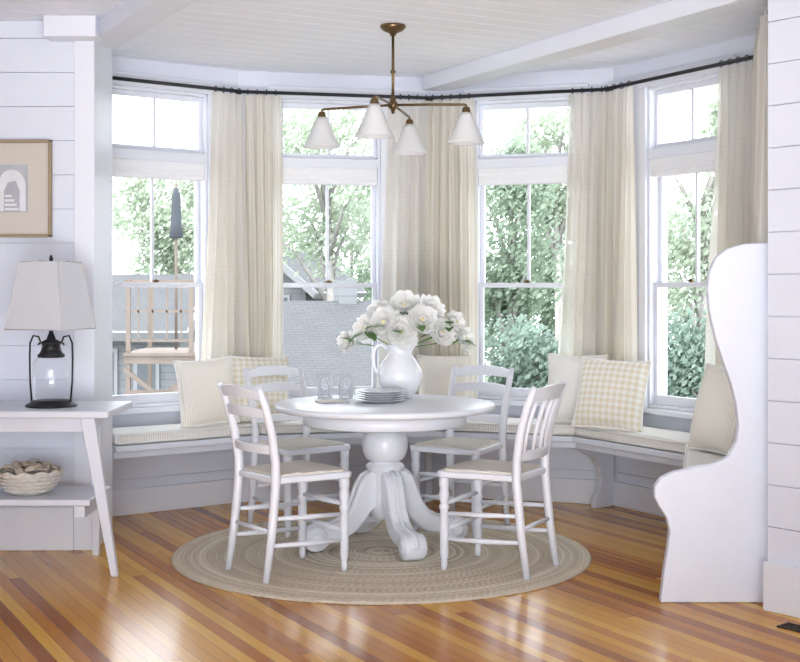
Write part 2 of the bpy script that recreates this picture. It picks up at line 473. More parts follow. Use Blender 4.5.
curtain(2, .905, LC_-.025, 'pale cream curtain just right of the third window, above the white pillow', f0=-.09, folds=4)
curtain(3, .025, .30, 'striped cream curtain just left of the rightmost window, above the gingham pillow', 'curtain_dark', folds=4)
curtain(3, .985, LD-.05, 'pale cream curtain just right of the rightmost window, above the high bench end', folds=4, f0=-.03)
curtain(4, .16, LE-.03, 'beige striped drape hanging at the rod end beside the right plank wall', 'curtain_dark', folds=9, off=.09)

# ------------------------------------------------------------------ window bench
BD = .44; BZ0, BZ1 = .425, .46
fr = offset(BD); bk = offset(.02)
bench = thing('window_bench', 'white built in window bench running around the bay with curved high end panel', 'bench', (.2, 7.5, 0))
OB = Vector((.2, 7.5, 0))
def lo(p): return (p[0]-OB.x, p[1]-OB.y)
b = MB(); b.prism([lo(p) for p in fr] + [lo(p) for p in reversed(bk)], BZ0, BZ1, axis='z'); b.build('seat_board', 'white', bench, bevel=.006)
fr2 = offset(BD-.03); fr3 = offset(BD-.055)
b = MB(); b.prism([lo(p) for p in fr2] + [lo(p) for p in reversed(fr3)], BZ0-.035, BZ0, axis='z'); b.build('apron', 'white', bench)
brk = [(0, 0), (.17, 0), (.175, .04), (.13, .10), (.11, .17), (.13, .24), (.19, .31), (.30, .36), (.37, .375), (.385, .425), (0, .425)]
for i, (p, q) in enumerate([(fr[2], bk[2]), (fr[3], bk[3])]):
    P = Vector((*lo(q), 0)); D = Vector((p[0]-q[0], p[1]-q[1], 0)).normalized()
    if i == 1: D = (D + Vector((-.25, .0, 0))).normalized()
    X = Vector((-D.y, D.x, 0))
    MM = Matrix(((D.x, X.x, 0, P.x), (D.y, X.y, 0, P.y), (0, 0, 1, 0), (0, 0, 0, 1)))
    b = MB(); b.prism(brk, -.02, .02, MM); b.build('bracket', 'white', bench, bevel=.004)
S = 1250/5.25
ol = [(660,604),(663,575),(667,548),(669,530),(666,517),(659,507),(654,497),(654,487),(660,478),(672,472),(690,468),(712,464),(728,456),(736,442),(738,425),(736,405),(731,385),(723,362),(715,338),(709,312),(707,290),(709,272),(715,258),(726,249),(742,244),(760,243),(775,243),(775,604)]
pts = [((x-400)/S - OB.x, 1.31+(290-y)/S) for x, y in ol]
zmin = min(p[1] for p in pts)
pts = [(x, max(0, z-zmin) if z-zmin < .2 else z) for x, z in pts]
b = MB(); b.prism(pts, 5.235-OB.y, 5.28-OB.y, axis='y'); b.build('end_panel', 'white', bench, bevel=.006)

names = ['thin ticking striped bench cushion under the leftmost window', 'thin ticking striped bench cushion under the second window behind the back left chair',
 'thin ticking striped bench cushion under the third window behind the table', 'thin ticking striped bench cushion under the right gingham pillow', 'white bench cushion beside the high curved end panel']
f1 = offset(BD-.01); b1 = offset(.10)
for i in range(5):
    M, L = segframe(i); Mi = M.inverted()
    q = [f1[i], f1[i+1], b1[i+1], b1[i]]
    q = [Mi @ Vector((p[0], p[1], 0)) for p in q]
    cx = sum(p.x for p in q)/4; cy = sum(p.y for p in q)/4
    if i == 4: q[1] = q[1] + Vector((-.06, 0, 0)); q[2] = q[2] + Vector((-.06, 0, 0))
    q = [(cx+(p.x-cx)*.993, cy+(p.y-cy)) for p in q]
    b = MB(); b.prism(q, BZ1+.001, BZ1+.065, axis='z')
    o = b.build('bench_cushion', 'ticking' if i < 4 else 'linen', bevel=.02, seg=4)
    o.matrix_world = M
    tag(o, names[i], 'cushion', 'bench cushions')
    for zz in (BZ1+.012, BZ1+.055):
        b = MB(); b.tube([(q[0][0]+.01, q[0][1]-.002, zz), (q[1][0]-.01, q[1][1]-.002, zz)], .005, 8); b.build('piping', 'linen', o)
CT = BZ1+.065

def pillow(label, mat, x, y, yaw, tilt, w=.40, h=.40, th=.15, roll=0, z=CT+.003, trim='linen'):
    b = MB(); N = 17
    def mk(sg):
        def fn(u, v):
            a = u*2-1; c = v*2-1
            pin = 1 - .07*(1-abs(c)**2)*abs(a)**3; pin2 = 1 - .07*(1-abs(a)**2)*abs(c)**3
            t = ((1-abs(a)**2.4)*(1-abs(c)**2.4))**.55 if abs(a) < 1 and abs(c) < 1 else 0
            return (a*w/2*pin, sg*th/2*t, (c*h/2)*pin2 + h/2)
        return fn
    b.grid(mk(-1), N, N); b.grid(mk(1), N, N)
    o = b.build('throw_pillow', mat)
    o.matrix_world = T(x, y, z) @ Rz(yaw) @ Matrix.Rotation(-tilt, 4, 'X') @ T(0, 0, h/2) @ Matrix.Rotation(roll, 4, 'Y') @ T(0, 0, -h/2)
    tag(o, label, 'pillow', 'throw pillows on the window bench')
    fn = mk(1); path = []
    for k in range(16): path.append(fn(k/16, 0))
    for k in range(16): path.append(fn(1, k/16))
    for k in range(16): path.append(fn(1-k/16, 1))
    for k in range(16): path.append(fn(0, 1-k/16))
    q = MB(); q.tube(path, .006, 8, closed=True); q.build('piping', trim, o)
    return o
pillow('plain cream throw pillow leaning at the left end of the bench', 'ticking2', -1.10, 7.20, .50, .18, .35, .39, roll=-.06)
pillow('cream gingham throw pillow leaning beside the plain one on the left', 'gingham', -.84, 7.40, .30, .26, .40, .40, roll=.03)
pillow('warm cream throw pillow half hidden behind the flower pitcher', 'ticking2', .27, 7.58, -.02, .20, .32, .39)
pillow('white throw pillow behind the right gingham pillow', 'linen', 1.01, 7.31, -.50, .20, .36, .41, trim='ticking2')
pillow('large cream gingham throw pillow on the right side of the bench', 'gingham', 1.16, 6.99, -.5, .32, .41, .41, roll=.04)
pillow('cream striped throw pillow tucked behind the high end panel', 'ticking2', 1.49, 5.98, -1.25, .26, .42, .43)

# ------------------------------------------------------------------ rug, table, chairs
prof = []; R = 1.03; st = .0206
n = int(round(R/st))
for k in range(n):
    for q in range(1, 5):
        prof.append((st*(k+q/4), .006 + .006*abs(math.sin(PI*q/4))))
prof = [(.0005, .008)] + prof + [(R+.004, .0)]
b = MB(); b.lathe(prof, 96); rug = b.build('braided_rug', 'rug'); rug.location = (-.09, 6.23, .001)
tag(rug, 'round braided jute rug under the white pedestal table', 'rug')

TX, TY = -.076, 6.35; TZ = .737
tb = thing('dining_table', 'round white pedestal dining table with scrolled legs on the rug', 'table', (TX, TY, .012))
b = MB(); b.lathe([(.001, .688), (.52, .688), (.545, .692), (.558, .70), (.56, .712), (.556, .722), (.545, .7255), (.001, .7255)], 72); b.build('tabletop', 'furn', tb)
b = MB(); b.lathe([(.40, .625), (.405, .63), (.405, .688), (.39, .688)], 64, cap=False); b.build('apron', 'furn', tb, solid=.02)
bulb = [(.060+.056*math.cos(a)**.8 if abs(a) < 1.5 else .06, .515+.085*math.sin(a)) for a in [(-80+k*16)*PI/180 for k in range(11)]][::-1]
b = MB(); b.lathe([(.15, .688), (.16, .675), (.15, .66), (.09, .65), (.066, .64), (.058, .625), (.062, .612), (.078, .606), (.078, .600)] + bulb + [(.066, .426), (.085, .420), (.098, .410), (.098, .396), (.085, .385), (.082, .34), (.085, .25), (.08, .15)], 40)
b.build('pedestal', 'furn', tb)
leg = [(.03,.385),(.092,.385),(.125,.365),(.152,.325),(.172,.275),(.196,.21),(.235,.16),(.29,.132),(.345,.128),(.39,.126),(.425,.108),(.442,.068),(.436,.03),(.412,.006),(.376,.0),(.340,.006),(.314,.03),(.28,.052),(.22,.062),(.165,.09),(.12,.14),(.085,.19),(.03,.21)]
a0 = math.atan2(-.93, .36)
for k in range(4):
    b = MB(); b.prism(leg, -.048, .048)
    o = b.build('leg', 'furn', tb, bevel=.018, seg=4); o.rotation_euler = (0, 0, a0+k*PI/2)
    q = MB(); q.tube([(x, 0, z) for x, z in leg[1:12]], .012, 8); q.build('rib', 'furn', o)
    q = MB(); q.lathe([(.02,-.064),(.034,-.062),(.034,-.056),(.052,-.056),(.060,-.050),(.062,-.038),(.062,.038),(.060,.050),(.052,.056),(.034,.056),(.034,.062),(.02,.064)], 28, T(.378, 0, .065) @ Matrix.Rotation(PI/2, 4, 'X')); q.build('scroll_foot', 'furn', o)

def chair(label, loc, face, spindle=False):
    root = thing('dining_chair', label, 'chair', loc, math.atan2(face[1], face[0])-PI/2, 'white dining chairs around the table')
    def outl(s=0.):
        return [(-.175+s,-.20+s),(-.12,-.205+s),(.12,-.205+s),(.175-s,-.20+s),(.20-s,.02),(.212-s,.175-s),(.195-s,.20-s),(0,.212-s),(-.195+s,.20-s),(-.212+s,.175-s),(-.20+s,.02)]
    b = MB(); b.prism(outl(), .432, .462, axis='z'); b.build('seat_frame', 'furn', root, bevel=.008)
    b = MB(); b.prism(outl(.022), .455, .474, axis='z'); b.build('seat', 'rush', root, bevel=.008)
    for sx in (-1, 1):
        b = MB()
        b.tube([(sx*.17,-.245,0),(sx*.168,-.215,.2),(sx*.165,-.192,.42),(sx*.166,-.192,.52),(sx*.17,-.212,.65),(sx*.175,-.25,.78),(sx*.178,-.285,.865)],
               [.015,.020,.022,.021,.020,.018,.014], 10)
        b.build('leg', 'furn', root)
        b = MB()
        b.lathe([(.012,0),(.016,.03),(.014,.05),(.020,.07),(.021,.2),(.020,.28),(.024,.29),(.024,.30),(.017,.31),(.022,.33),(.024,.36),(.020,.385),(.024,.39),(.024,.44)], 14, T(sx*.18, .168, 0))
        b.build('leg', 'furn', root)
        for z in (.15, .27):
            b = MB(); b.tube([(sx*.168,-.215,z+.01),(sx*.176,-.02,z),(sx*.18,.168,z-.005)], [.009,.013,.009], 8); b.build('stretcher', 'furn', root)
    for z in (.19, .31):
        b = MB(); b.tube([(-.18,.168,z),(0,.168,z),(.18,.168,z)], [.009,.014,.009], 8); b.build('stretcher', 'furn', root)
    b = MB(); b.tube([(-.168,-.212,.22),(0,-.212,.22),(.168,-.212,.22)], .010, 8); b.build('stretcher', 'furn', root)
    def py(z):
        T_ = [(.42,-.192),(.52,-.192),(.65,-.212),(.78,-.25),(.865,-.285)]
        for (z0,y0),(z1,y1) in zip(T_, T_[1:]):
            if z <= z1: return y0+(y1-y0)*(z-z0)/(z1-z0)
        return T_[-1][1]
    def rail(name, z0, z1, arch, half=.172):
        b = MB(); n = 13; vs = []
        for k in range(n):
            u = k/(n-1)*2-1; x = u*half; bow = -.035*(1-u*u)
            t = z1 + arch*(1-u*u); lo_ = z0 + arch*.35*(1-u*u)
            for (zz, dy) in ((lo_, -.010), (t, -.010), (t, .010), (lo_, .010)): vs.append((x, py(zz)+bow+dy, zz))
        fs = []
        for k in range(n-1):
            for q in range(4): fs.append((k*4+q, k*4+(q+1) % 4, (k+1)*4+(q+1) % 4, (k+1)*4+q))
        fs += [(3,2,1,0), tuple((n-1)*4+q for q in range(4))]
        b.add(vs, fs); return b.build(name, 'furn', root, bevel=.004)
    if spindle:
        rail('crest_rail', .79, .85, .022); rail('back_rail', .525, .57, 0)
        for k in range(5):
            u = (k-2)/2.6; x = u*.172; bow = -.035*(1-u*u)
            b = MB(); b.tube([(x, py(.555)+bow, .555), (x, py(.65)+bow, .65), (x, py(.74)+bow, .74), (x, py(.82)+bow, .82)], [.009,.012,.012,.009], 8); b.build('spindle', 'furn', root)
    else:
        rail('crest_rail', .81, .85, .024); rail('back_rail', .725, .765, .015); rail('back_rail', .565, .605, .0)
    return root
chair('white ladder back chair with rush seat at front left of the table', (-.50, 5.82, .011), (.8, .6))
chair('white spindle back chair with rush seat at front right of the table', (.440, 5.873, .011), (-.87, .49), True)
chair('white chair behind the table on the right, below the third window', (.325, 6.80, .011), (-.507, -.862))
chair('white chair behind the table on the left, in front of gingham pillow', (-.545, 6.80, .011), (.6, -.8))

# ------------------------------------------------------------------ on the table
ZT_ = TZ + .001
PX, PY = .0, 6.6
pt = thing('pitcher', 'white ceramic pitcher holding peonies on the table', 'pitcher', (PX, PY, ZT_))
b = MB(); b.lathe([(.001,.0),(.06,.0),(.066,.01),(.09,.04),(.112,.085),(.118,.12),(.11,.16),(.088,.20),(.068,.225),(.062,.245),(.068,.27),(.078,.285),(.074,.286),(.058,.262),(.056,.245),(.06,.225),(.08,.20),(.10,.15),(.10,.08),(.05,.02),(.001,.02)], 40)
for i, p in enumerate(b.v):
    if p.z > .25 and p.x > .04 and abs(p.y) < .03: b.v[i] = Vector((p.x + (p.z-.25)*.7, p.y, p.z+.004))
b.build('pitcher_body', 'ceramic', pt)
b = MB(); b.tube([(-.066,0,.262),(-.10,0,.285),(-.13,0,.27),(-.142,0,.23),(-.14,0,.18),(-.128,0,.145),(-.108,0,.13)], [.010,.011,.011,.011,.010,.009,.009], 10); b.build('handle', 'ceramic', pt)

def petal_bloom(R):
    b = MB()
    for ring, (n, tilt, r) in enumerate([(6, 1.62, 1.10), (6, 1.24, 1.02), (5, .88, .84), (4, .56, .58)]):
        for k in range(n):
            a = 2*PI*k/n + ring*.5 + random.uniform(-.18, .18); tl = tilt + random.uniform(-.18, .18); rr = R*r*random.uniform(.88, 1.1)
            M = Rz(a) @ Matrix.Rotation(tl, 4, 'Y')
            def fn(u, v):
                w = math.sin(PI*min(1, .14+v*.74))**.6; x = (u*2-1)
                cup = .22*rr*(x*x) - .20*rr*math.sin(v*PI*.95)
                return (-cup*.9 - .10*rr*v*v, x*w*rr*.66, v*rr + .05*rr*math.sin(u*9+k))
            b.grid(fn, 7, 7, M)
    return b
blooms = [(-.32,.02,.24,.052),(-.215,-.04,.315,.062),(-.105,-.10,.35,.068),(-.135,.08,.395,.064),(-.005,-.12,.30,.070),(.01,.03,.435,.072),(.11,-.10,.365,.070),(.17,.05,.415,.066),(.225,-.07,.295,.064),(.305,.01,.345,.058),(.36,.03,.26,.054)]
blab = {0:'white peony drooping at far left of the bouquet', 5:'topmost white peony of the bouquet', 10:'white peony at the far right of the bouquet', 4:'white peony hanging low over the pitcher rim'}
protos = [petal_bloom(1.0).build('bloom', 'petal') for _ in range(3)]
hb = MB(); hb.lathe([(.001, .24), (.09, .26), (.13, .32), (.10, .38), (.001, .40)], 14)
heart = hb.build('flower_heart', 'heart')
for i, (x, y, z, r) in enumerate(blooms):
    root = thing('peony', blab.get(i, 'white peony bloom among the others in the pitcher'), 'flower', (PX+x*.3, PY+y*.3, ZT_+.27), 0, 'white peonies in the pitcher')
    bl = protos[i] if i < 3 else protos[i % 3].copy()
    if i >= 3: C.objects.link(bl)
    bl.parent = root
    ht = heart if i == 0 else heart.copy()
    if i: C.objects.link(ht)
    ht.parent = bl
    c = Vector((x*.64+.012, y*.64, z-.214))
    dirv = Vector((x*1.1, y*1.3-.30, .15)).normalized()
    bl.location = c - dirv*r*.3; bl.rotation_euler = dirv.to_track_quat('Z', 'Y').to_euler(); bl.scale = (r*1.12,)*3
    s = MB(); s.tube([(-x*.25, -y*.25, -.10), (-x*.12, -y*.12, .0), tuple(c*.6), tuple(c - dirv*r*.3)], .003, 6); s.build('stem', 'stem', root)
    for q in range(3):
        lf = MB(); a = random.uniform(0, 2*PI); ln = random.uniform(.09, .13)
        def fn(u, v, a=a, ln=ln):
            w = math.sin(PI*(.05+.92*v))*.026
            return (w*(u*2-1), v*ln, -.35*v*v*ln + .004*abs(u*2-1))
        lf.grid(fn, 3, 6, T(*(c*.8)) @ Rz(a) @ Matrix.Rotation(random.uniform(-.1, .6), 4, 'X'))
        lf.build('leaf', 'stem', root)

plabs = ['bottom plate', 'second plate from the bottom', 'middle plate', 'second plate from the top', 'topmost plate']
for k in range(5):
    z = ZT_+.0115*k
    b = MB(); b.lathe([(.001,0),(.075,0),(.078,.003),(.10,.007),(.128,.014),(.130,.0165),(.126,.0165),(.098,.0105),(.07,.0065),(.001,.0065)], 44)
    o = b.build('plate', 'ceramic'); o.location = (-.105, 6.38, z)
    tag(o, 'white plate, %s of the stack in front of the pitcher' % plabs[k], 'plate', 'stacked white plates')
for (x, y, r, lab) in [(-.40, 6.66, .045, 'pale tumbler left of the other tumbler on the table'), (-.285, 6.60, .043, 'pale tumbler nearest the pitcher on the table')]:
    b = MB(); b.lathe([(.001,0),(r*.8,0),(r*.86,.006),(r*.93,.06),(r,.125),(r*.94,.125),(r*.86,.06),(r*.78,.012),(.001,.012)], 32)
    o = b.build('tumbler', 'tumbler'); o.location = (x, y, ZT_); tag(o, lab, 'glass', 'tumblers on the table')
b = MB(); b.box(-.08,.08,-.055,.055,0,.006); b.box(-.078,.076,-.05,.05,.0062,.011)
o = b.build('folded_napkin', 'ticking', bevel=.003); o.location = (-.345, 6.36, ZT_); o.rotation_euler = (0,0,.3); tag(o, 'folded striped napkin on the table left of the plates', 'napkin')

# ------------------------------------------------------------------ chandelier
CX, CY, CZ = -.036, 6.40, 2.257
ch = thing('chandelier', 'brass four arm chandelier with white glass shades above the table', 'chandelier', (CX, CY, CZ))
top = CEIL-CZ
b = MB(); b.lathe([(.065, top), (.066, top-.012), (.05, top-.028), (.02, top-.04), (.012, top-.055)], 28); b.build('canopy', 'brass', ch)
b = MB(); b.tube([(0,0,top-.04),(0,0,.0)], .0075, 10); b.lathe([(.0075,.16),(.013,.165),(.013,.175),(.0075,.18)], 14); b.build('stem', 'brass', ch)
b = MB(); b.lathe([(.006,.05),(.014,.04),(.016,.02),(.024,.012),(.028,0),(.024,-.014),(.012,-.024),(.008,-.04),(.002,-.046)], 20); b.build('hub', 'brass', ch)
for k in range(4):
    a = math.atan2(-.38, -.09) + k*PI/2; L = .38
    dx, dy = math.cos(a), math.sin(a)
    b = MB(); b.tube([(0,0,0),(dx*L*.5,dy*L*.5,-.004),(dx*L*.97,dy*L*.97,-.010),(dx*L,dy*L,-.014),(dx*L,dy*L,-.03)], .0065, 8); b.build('arm', 'brass', ch)
    b = MB(); b.lathe([(.006,-.02),(.018,-.026),(.022,-.05),(.022,-.066)], 18, T(dx*L,dy*L,0)); b.build('shade_holder', 'brass', ch)
    b = MB(); b.lathe([(.024,-.052),(.032,-.07),(.046,-.10),(.061,-.14),(.077,-.175),(.092,-.20),(.096,-.206)], 32, T(dx*L,dy*L,0), cap=False); b.build('glass_shade', 'milk', ch, solid=.004)

# ------------------------------------------------------------------ console, lamp, bowl, picture
cs = thing('console_table', 'white console table with splayed legs and lower shelf by the left wall', 'table', (-2.0, 5.95, 0))
b = MB(); b.box(-.9, .672, -.26, .27, .725, .758); b.build('tabletop', 'white', cs, bevel=.006)
b = MB(); b.box(-.8, .54, -.2, .21, .655, .725); b.build('apron', 'white', cs, bevel=.004)
b = MB(); b.box(-.86, .575, -.20, .21, .315, .345); b.build('lower_shelf', 'white', cs, bevel=.005)
b = MB(); b.box(.50, .55, -.2, .2, .262, .315); b.build('shelf_cleat', 'white', cs, bevel=.003)
for yy, xt, xb in ((-.225, .575, .695), (.225, .50, .50), (-.225, -.70, -.79), (.225, -.70, -.72)):
    b = MB(); b.prism([(xb-.016, 0), (xb+.016, 0), (xt+.030, .725), (xt-.036, .725)], yy-.018, yy+.018); b.build('leg', 'white', cs, bevel=.004)
TOPZ = .7585
lp = thing('table_lamp', 'black lantern table lamp with glass body and white square shade', 'lamp', (-1.655, 5.93, TOPZ))
b = MB(); b.lathe([(.118,0),(.12,.006),(.112,.013),(.098,.018),(.092,.028),(.001,.028)], 36); b.build('base', 'black', lp)
b = MB(); b.lathe([(.078,.028),(.086,.045),(.086,.20),(.078,.225),(.055,.24)], 32, cap=False); b.build('glass_body', 'lampglass', lp)
b = MB(); b.lathe([(.060,.232),(.064,.242),(.05,.258),(.040,.29),(.048,.295),(.048,.305),(.022,.318),(.014,.34),(.010,.35),(.010,.42)], 28); b.build('cap', 'black', lp)
for s in (-1, 1):
    b = MB(); b.tube([(s*.092,0,.02),(s*.100,0,.12),(s*.102,0,.24),(s*.10,0,.30),(s*.085,0,.335),(s*.060,0,.33),(s*.050,0,.305),(s*.062,0,.292)], .0045, 8); b.build('wire_bail', 'black', lp)
b = MB(); SR = -.30
for (r, z) in ((.195,.365),(.132,.685)):
    b.add([(-r,-r,z),(r,-r,z),(r,r,z),(-r,r,z)], [])
b.f = [[0,1,5,4],[1,2,6,5],[2,3,7,6],[3,0,4,7]]; b.sm = [False]*4
o = b.build('lamp_shade', 'lshade', lp, solid=.004); o.rotation_euler = (0, 0, SR); o.scale = (.77, .77, 1)
b = MB()
for sx, sy in ((-1,-1),(1,-1),(1,1),(-1,1)): b.tube([(sx*.196, sy*.196, .365), (sx*.133, sy*.133, .685)], .0035, 6)
for (r, z) in ((.196,.367),(.133,.683)): b.tube([(-r,-r,z),(r,-r,z),(r,r,z),(-r,r,z)], .0035, 6, closed=True)
b.build('seam_tape', 'seam', o)
b = MB(); b.tube([(0,0,.42),(0,0,.695)], .004, 8); b.tube([(-.10,0,.685),(.10,0,.685)], .003, 6); b.tube([(0,-.10,.685),(0,.10,.685)], .003, 6); b.build('harp', 'black', lp).rotation_euler = (0,0,SR)
b = MB(); b.lathe([(.001,.685),(.008,.69),(.010,.70),(.004,.715),(.001,.72)], 12); b.build('finial', 'black', lp)

BX, BY, BZ = -1.76, 5.93, .3455
bw = thing('bowl', 'cream woven bowl filled with sea shells on the lower shelf', 'bowl', (BX, BY, BZ))
b = MB(); b.lathe([(.001,0),(.08,0),(.10,.012),(.13,.06),(.15,.105),(.144,.105),(.12,.06),(.09,.02),(.001,.016)], 36); b.build('bowl_body', 'basket', bw)
b = MB()
for k in range(5):
    zz = .022+k*.019; rr = .106+.0105*k + (.004 if k else 0)
    b.tube([((rr+.003*math.sin(t*18+k*PI))*math.cos(t), (rr+.003*math.sin(t*18+k*PI))*math.sin(t), zz) for t in [2*PI*j/108 for j in range(108)]], .0075, 6, closed=True)
b.build('weave', 'basket', bw)
b = MB(); b.tube([(.15*math.cos(t), .15*math.sin(t), .106+.006*math.sin(t*12)) for t in [2*PI*k/72 for k in range(72)]], .009, 8, closed=True); b.build('rim', 'basket', bw)
b = MB()
def shell(u, v):
    a = (u-.5)*2.4; r = v*.04*(1+.05*math.cos(a*14)); return (r*math.sin(a), r*math.cos(a)-.018, .016*math.sin(PI*min(1, v*.9+.05))*(1-.5*(u*2-1)**2))
b.grid(shell, 22, 8)
sh0 = b.build('sea_shell', 'shellm', solid=.003)
for k in range(22):
    o = sh0 if k == 0 else sh0.copy()
    if k: C.objects.link(o)
    r = .115*math.sqrt((k+.5)/22); a = k*2.4
    o.location = (BX+r*math.cos(a), BY+r*math.sin(a), BZ+.105+.028*(1-(r/.115)**2)+random.uniform(0, .008))
    o.rotation_euler = (random.uniform(-.6,.6), random.uniform(-.6,.6), random.uniform(0,6))
    tag(o, 'small brown and cream sea shell piled in the bowl', 'shell', 'sea shells in the bowl')
b = MB(); b.lathe([(.04,0),(.045,.01),(.045,.13),(.03,.15),(.034,.165)], 24); o = b.build('glass_jar', 'lampglass'); o.location = (-1.94, 6.09, .3455); tag(o, 'small clear glass jar behind the shell bowl', 'jar')

pf = thing('framed_picture', 'framed picture in aged gold frame with beige mat on the left wall', 'picture', (-2.0, 6.295, 1.58))
w, h = .25, .245; fw = .016
b = MB()
for (x0,x1,z0,z1) in ((-w,w,h-fw,h),(-w,w,-h,-h+fw),(-w,-w+fw,-h,h),(w-fw,w,-h,h)): b.box(x0,x1,-.028,.0,z0+.24,z1+.24)
b.build('frame', 'gold', pf, bevel=.004)
b = MB(); b.box(-w+fw,w-fw,-.012,-.004,-h+fw+.24,h-fw+.24); b.build('mat_board', 'mat', pf)
b = MB(); b.box(-.13,.13,-.0145,-.0125,.12,.36); b.build('print', 'print', pf)
b = MB()
arch = [(-.02,.125),(-.02,.25)] + [(-.02+.07*(1-math.cos(t)), .25+.085*math.sin(t)) for t in [PI*k/14 for k in range(1,14)]] + [(.12,.25),(.12,.125),(.09,.125),(.09,.23),(.07,.28),(.03,.27),(.01,.23),(.01,.125)]
b.prism(arch, -.0175, -.0148)
for k in range(4): b.box(.014, .086-.012*k, -.0168, -.0148, .13+.022*k, .142+.022*k)
b.build('print_arch', 'printwhite', pf)

vx = thing('floor_vent', 'black iron floor vent beside the right wall baseboard', 'vent', (1.565, 4.80, 0.0), -.88)
b = MB(); b.box(-.11,.11,-.04,-.032,0,.005); b.box(-.11,.11,.032,.04,0,.005); b.box(-.11,-.10,-.04,.04,0,.005); b.box(.10,.11,-.04,.04,0,.005); b.build('frame', 'black', vx)
b = MB()
for k in range(12): b.box(-.098+k*.0165, -.091+k*.0165, -.034, .034, 0, .004)
b.build('grille', 'black', vx)

# ------------------------------------------------------------------ outdoors
b = MB(); b.box(-40, 40, 9.5, 70, -3.7, -3.5); g = b.build('ground', 'ground'); struct(g)
def tree(label, x, y, z, r, rz, mat, n, size, kind='deciduous_tree', clumps=10):
    root = thing(kind, label, 'tree' if kind == 'deciduous_tree' else 'shrub', (x, y, -3.5), 0, 'trees outside the windows')
    vs = []; fs = []; cl = []
    for k in range(clumps):
        a = random.uniform(0, 2*PI); q = random.uniform(.25, .72); zz = random.uniform(-.7, .75)
        cl.append((q*r*math.cos(a), q*r*.6*math.sin(a), z+3.5+zz*rz, random.uniform(.35, .55)))
    for k in range(n):
        c = random.choice(cl)
        d = Vector((random.gauss(0,1), random.gauss(0,1), random.gauss(0,1))).normalized()*random.uniform(.4, 1.0)
        p = Vector((c[0]+d.x*r*c[3], c[1]+d.y*r*.6*c[3], c[2]+d.z*rz*c[3]))
        nrm = Vector((random.gauss(0,1), random.gauss(0,1), random.gauss(0,1)+.4)).normalized()
        t1 = nrm.orthogonal().normalized(); t2 = nrm.cross(t1); s = size*random.uniform(.6, 1.3)
        bI = len(vs); vs += [p-t1*s, p-t2*s*.5, p+t1*s, p+t2*s*.5]; fs.append((bI, bI+1, bI+2, bI+3))
    b = MB(); b.add(vs, fs); b.build('foliage', mat, root)
    b = MB(); b.tube([(0,0,0),(.1,0,1.5),(0,.1,z+3.3)], [.16,.12,.05], 8)
    for c in cl: b.tube([(0,.05,max(.8, c[2]-rz*.8)), (c[0]*.5,c[1]*.5,c[2]-rz*.25), (c[0],c[1],c[2])], [.05,.035,.015], 6)
    b.build('trunk', 'bark', root)
tree('pale tree beyond the roof umbrella, seen in the first window', -5.9, 32.5, 2.7, 2.1, 2.0, 'leafA', 8000, .085)
tree('tall airy tree filling the top of the second window', -1.3, 22.5, 3.4, 1.7, 1.7, 'leafA', 6500, .065)
tree('dense tree behind the grey roofs in the second window', -1.4, 36, 2.2, 3.0, 2.0, 'leafB', 9000, .085)
tree('dark green tree in the left of the third window', 1.75, 20, 2.0, 1.25, 1.6, 'leafB', 9000, .055)
tree('airy tree at the upper right of the third window', 3.2, 25.5, 3.9, 1.7, 1.6, 'leafA', 5500, .07)
tree('low bluish bush at the bottom of the third window', 1.95, 16.5, -.1, 1.15, 1.2, 'leafC', 10000, .045, 'garden_shrub')
tree('tall tree in the upper part of the rightmost window', 4.7, 19.5, 2.8, 1.4, 1.9, 'leafA', 7500, .06)
tree('dense shrub at the bottom of the rightmost window', 4.2, 16, .2, 1.05, 1.2, 'leafC', 10000, .045, 'garden_shrub')
tree('dark tree behind the shrub in the rightmost window', 6.2, 23.5, 1.2, 1.8, 1.6, 'leafB', 7500, .07)
tree('dark tree low behind the bush in the third window', 3.4, 29.5, 1.0, 2.3, 1.9, 'leafB', 8000, .08)

def house(label, x0, x1, y0, y1, eave, ridge, wins, gable=False, rz=0):
    root = thing('neighbor_house', label, 'house', ((x0+x1)/2, (y0+y1)/2, -3.5), rz)
    hx = (x1-x0)/2; hy = (y1-y0)/2; E = eave+3.5; Rg = ridge+3.5
    b = MB(); b.box(-hx, hx, -hy, hy, 0, E)
    if gable: b.add([(-hx,-hy,E),(hx,-hy,E),(0,-hy,Rg),(-hx,hy,E),(hx,hy,E),(0,hy,Rg)], [(0,1,2),(3,5,4)])
    else: b.add([(-hx,-hy,E),(-hx,hy,E),(-hx,0,Rg),(hx,-hy,E),(hx,hy,E),(hx,0,Rg)], [(0,1,2),(3,5,4)])
    b.build('wall', 'siding', root)
    sp, lg = (hx, hy) if gable else (hy, hx)
    L = math.hypot(sp+.25, Rg-E+.1); ang = math.atan2(Rg-E+.1, sp+.25)
    for s in (1, -1):
        b = MB(); b.box(-lg-.2, lg+.2, 0, L, 0, .08)
        o = b.build('roof', 'roof', root)
        q = MB(); q.box(-lg-.24, -lg-.18, -.03, L, -.05, .10); q.box(lg+.18, lg+.24, -.03, L, -.05, .10); q.box(-lg-.22, lg+.22, -.05, 0, -.06, .09)
        q.build('fascia', 'housetrim', o)
        if gable: o.location = (s*(sp+.25), 0, E-.1); o.rotation_euler = (ang, 0, PI/2 if s > 0 else -PI/2)
        else: o.location = (0, -s*(sp+.25), E-.1); o.rotation_euler = (ang, 0, 0 if s > 0 else PI)
    for (a, c, z0, z1) in wins:
        b = MB(); b.box(a-hx, c-hx, -hy-.04, -hy+.01, z0+3.5, z1+3.5); f = b.build('window', 'housetrim', root)
        b = MB(); b.box(a-hx+.06, c-hx-.06, -hy-.05, -hy-.03, z0+3.56, z1+3.44); b.build('pane', 'darkglass', f)
    return root
h1 = house('grey shingled house with low roof below the second window', -2.3, .05, 14.8, 18.2, -.1, 1.1, [(.5,1.1,-1.6,-.6)], rz=.38)
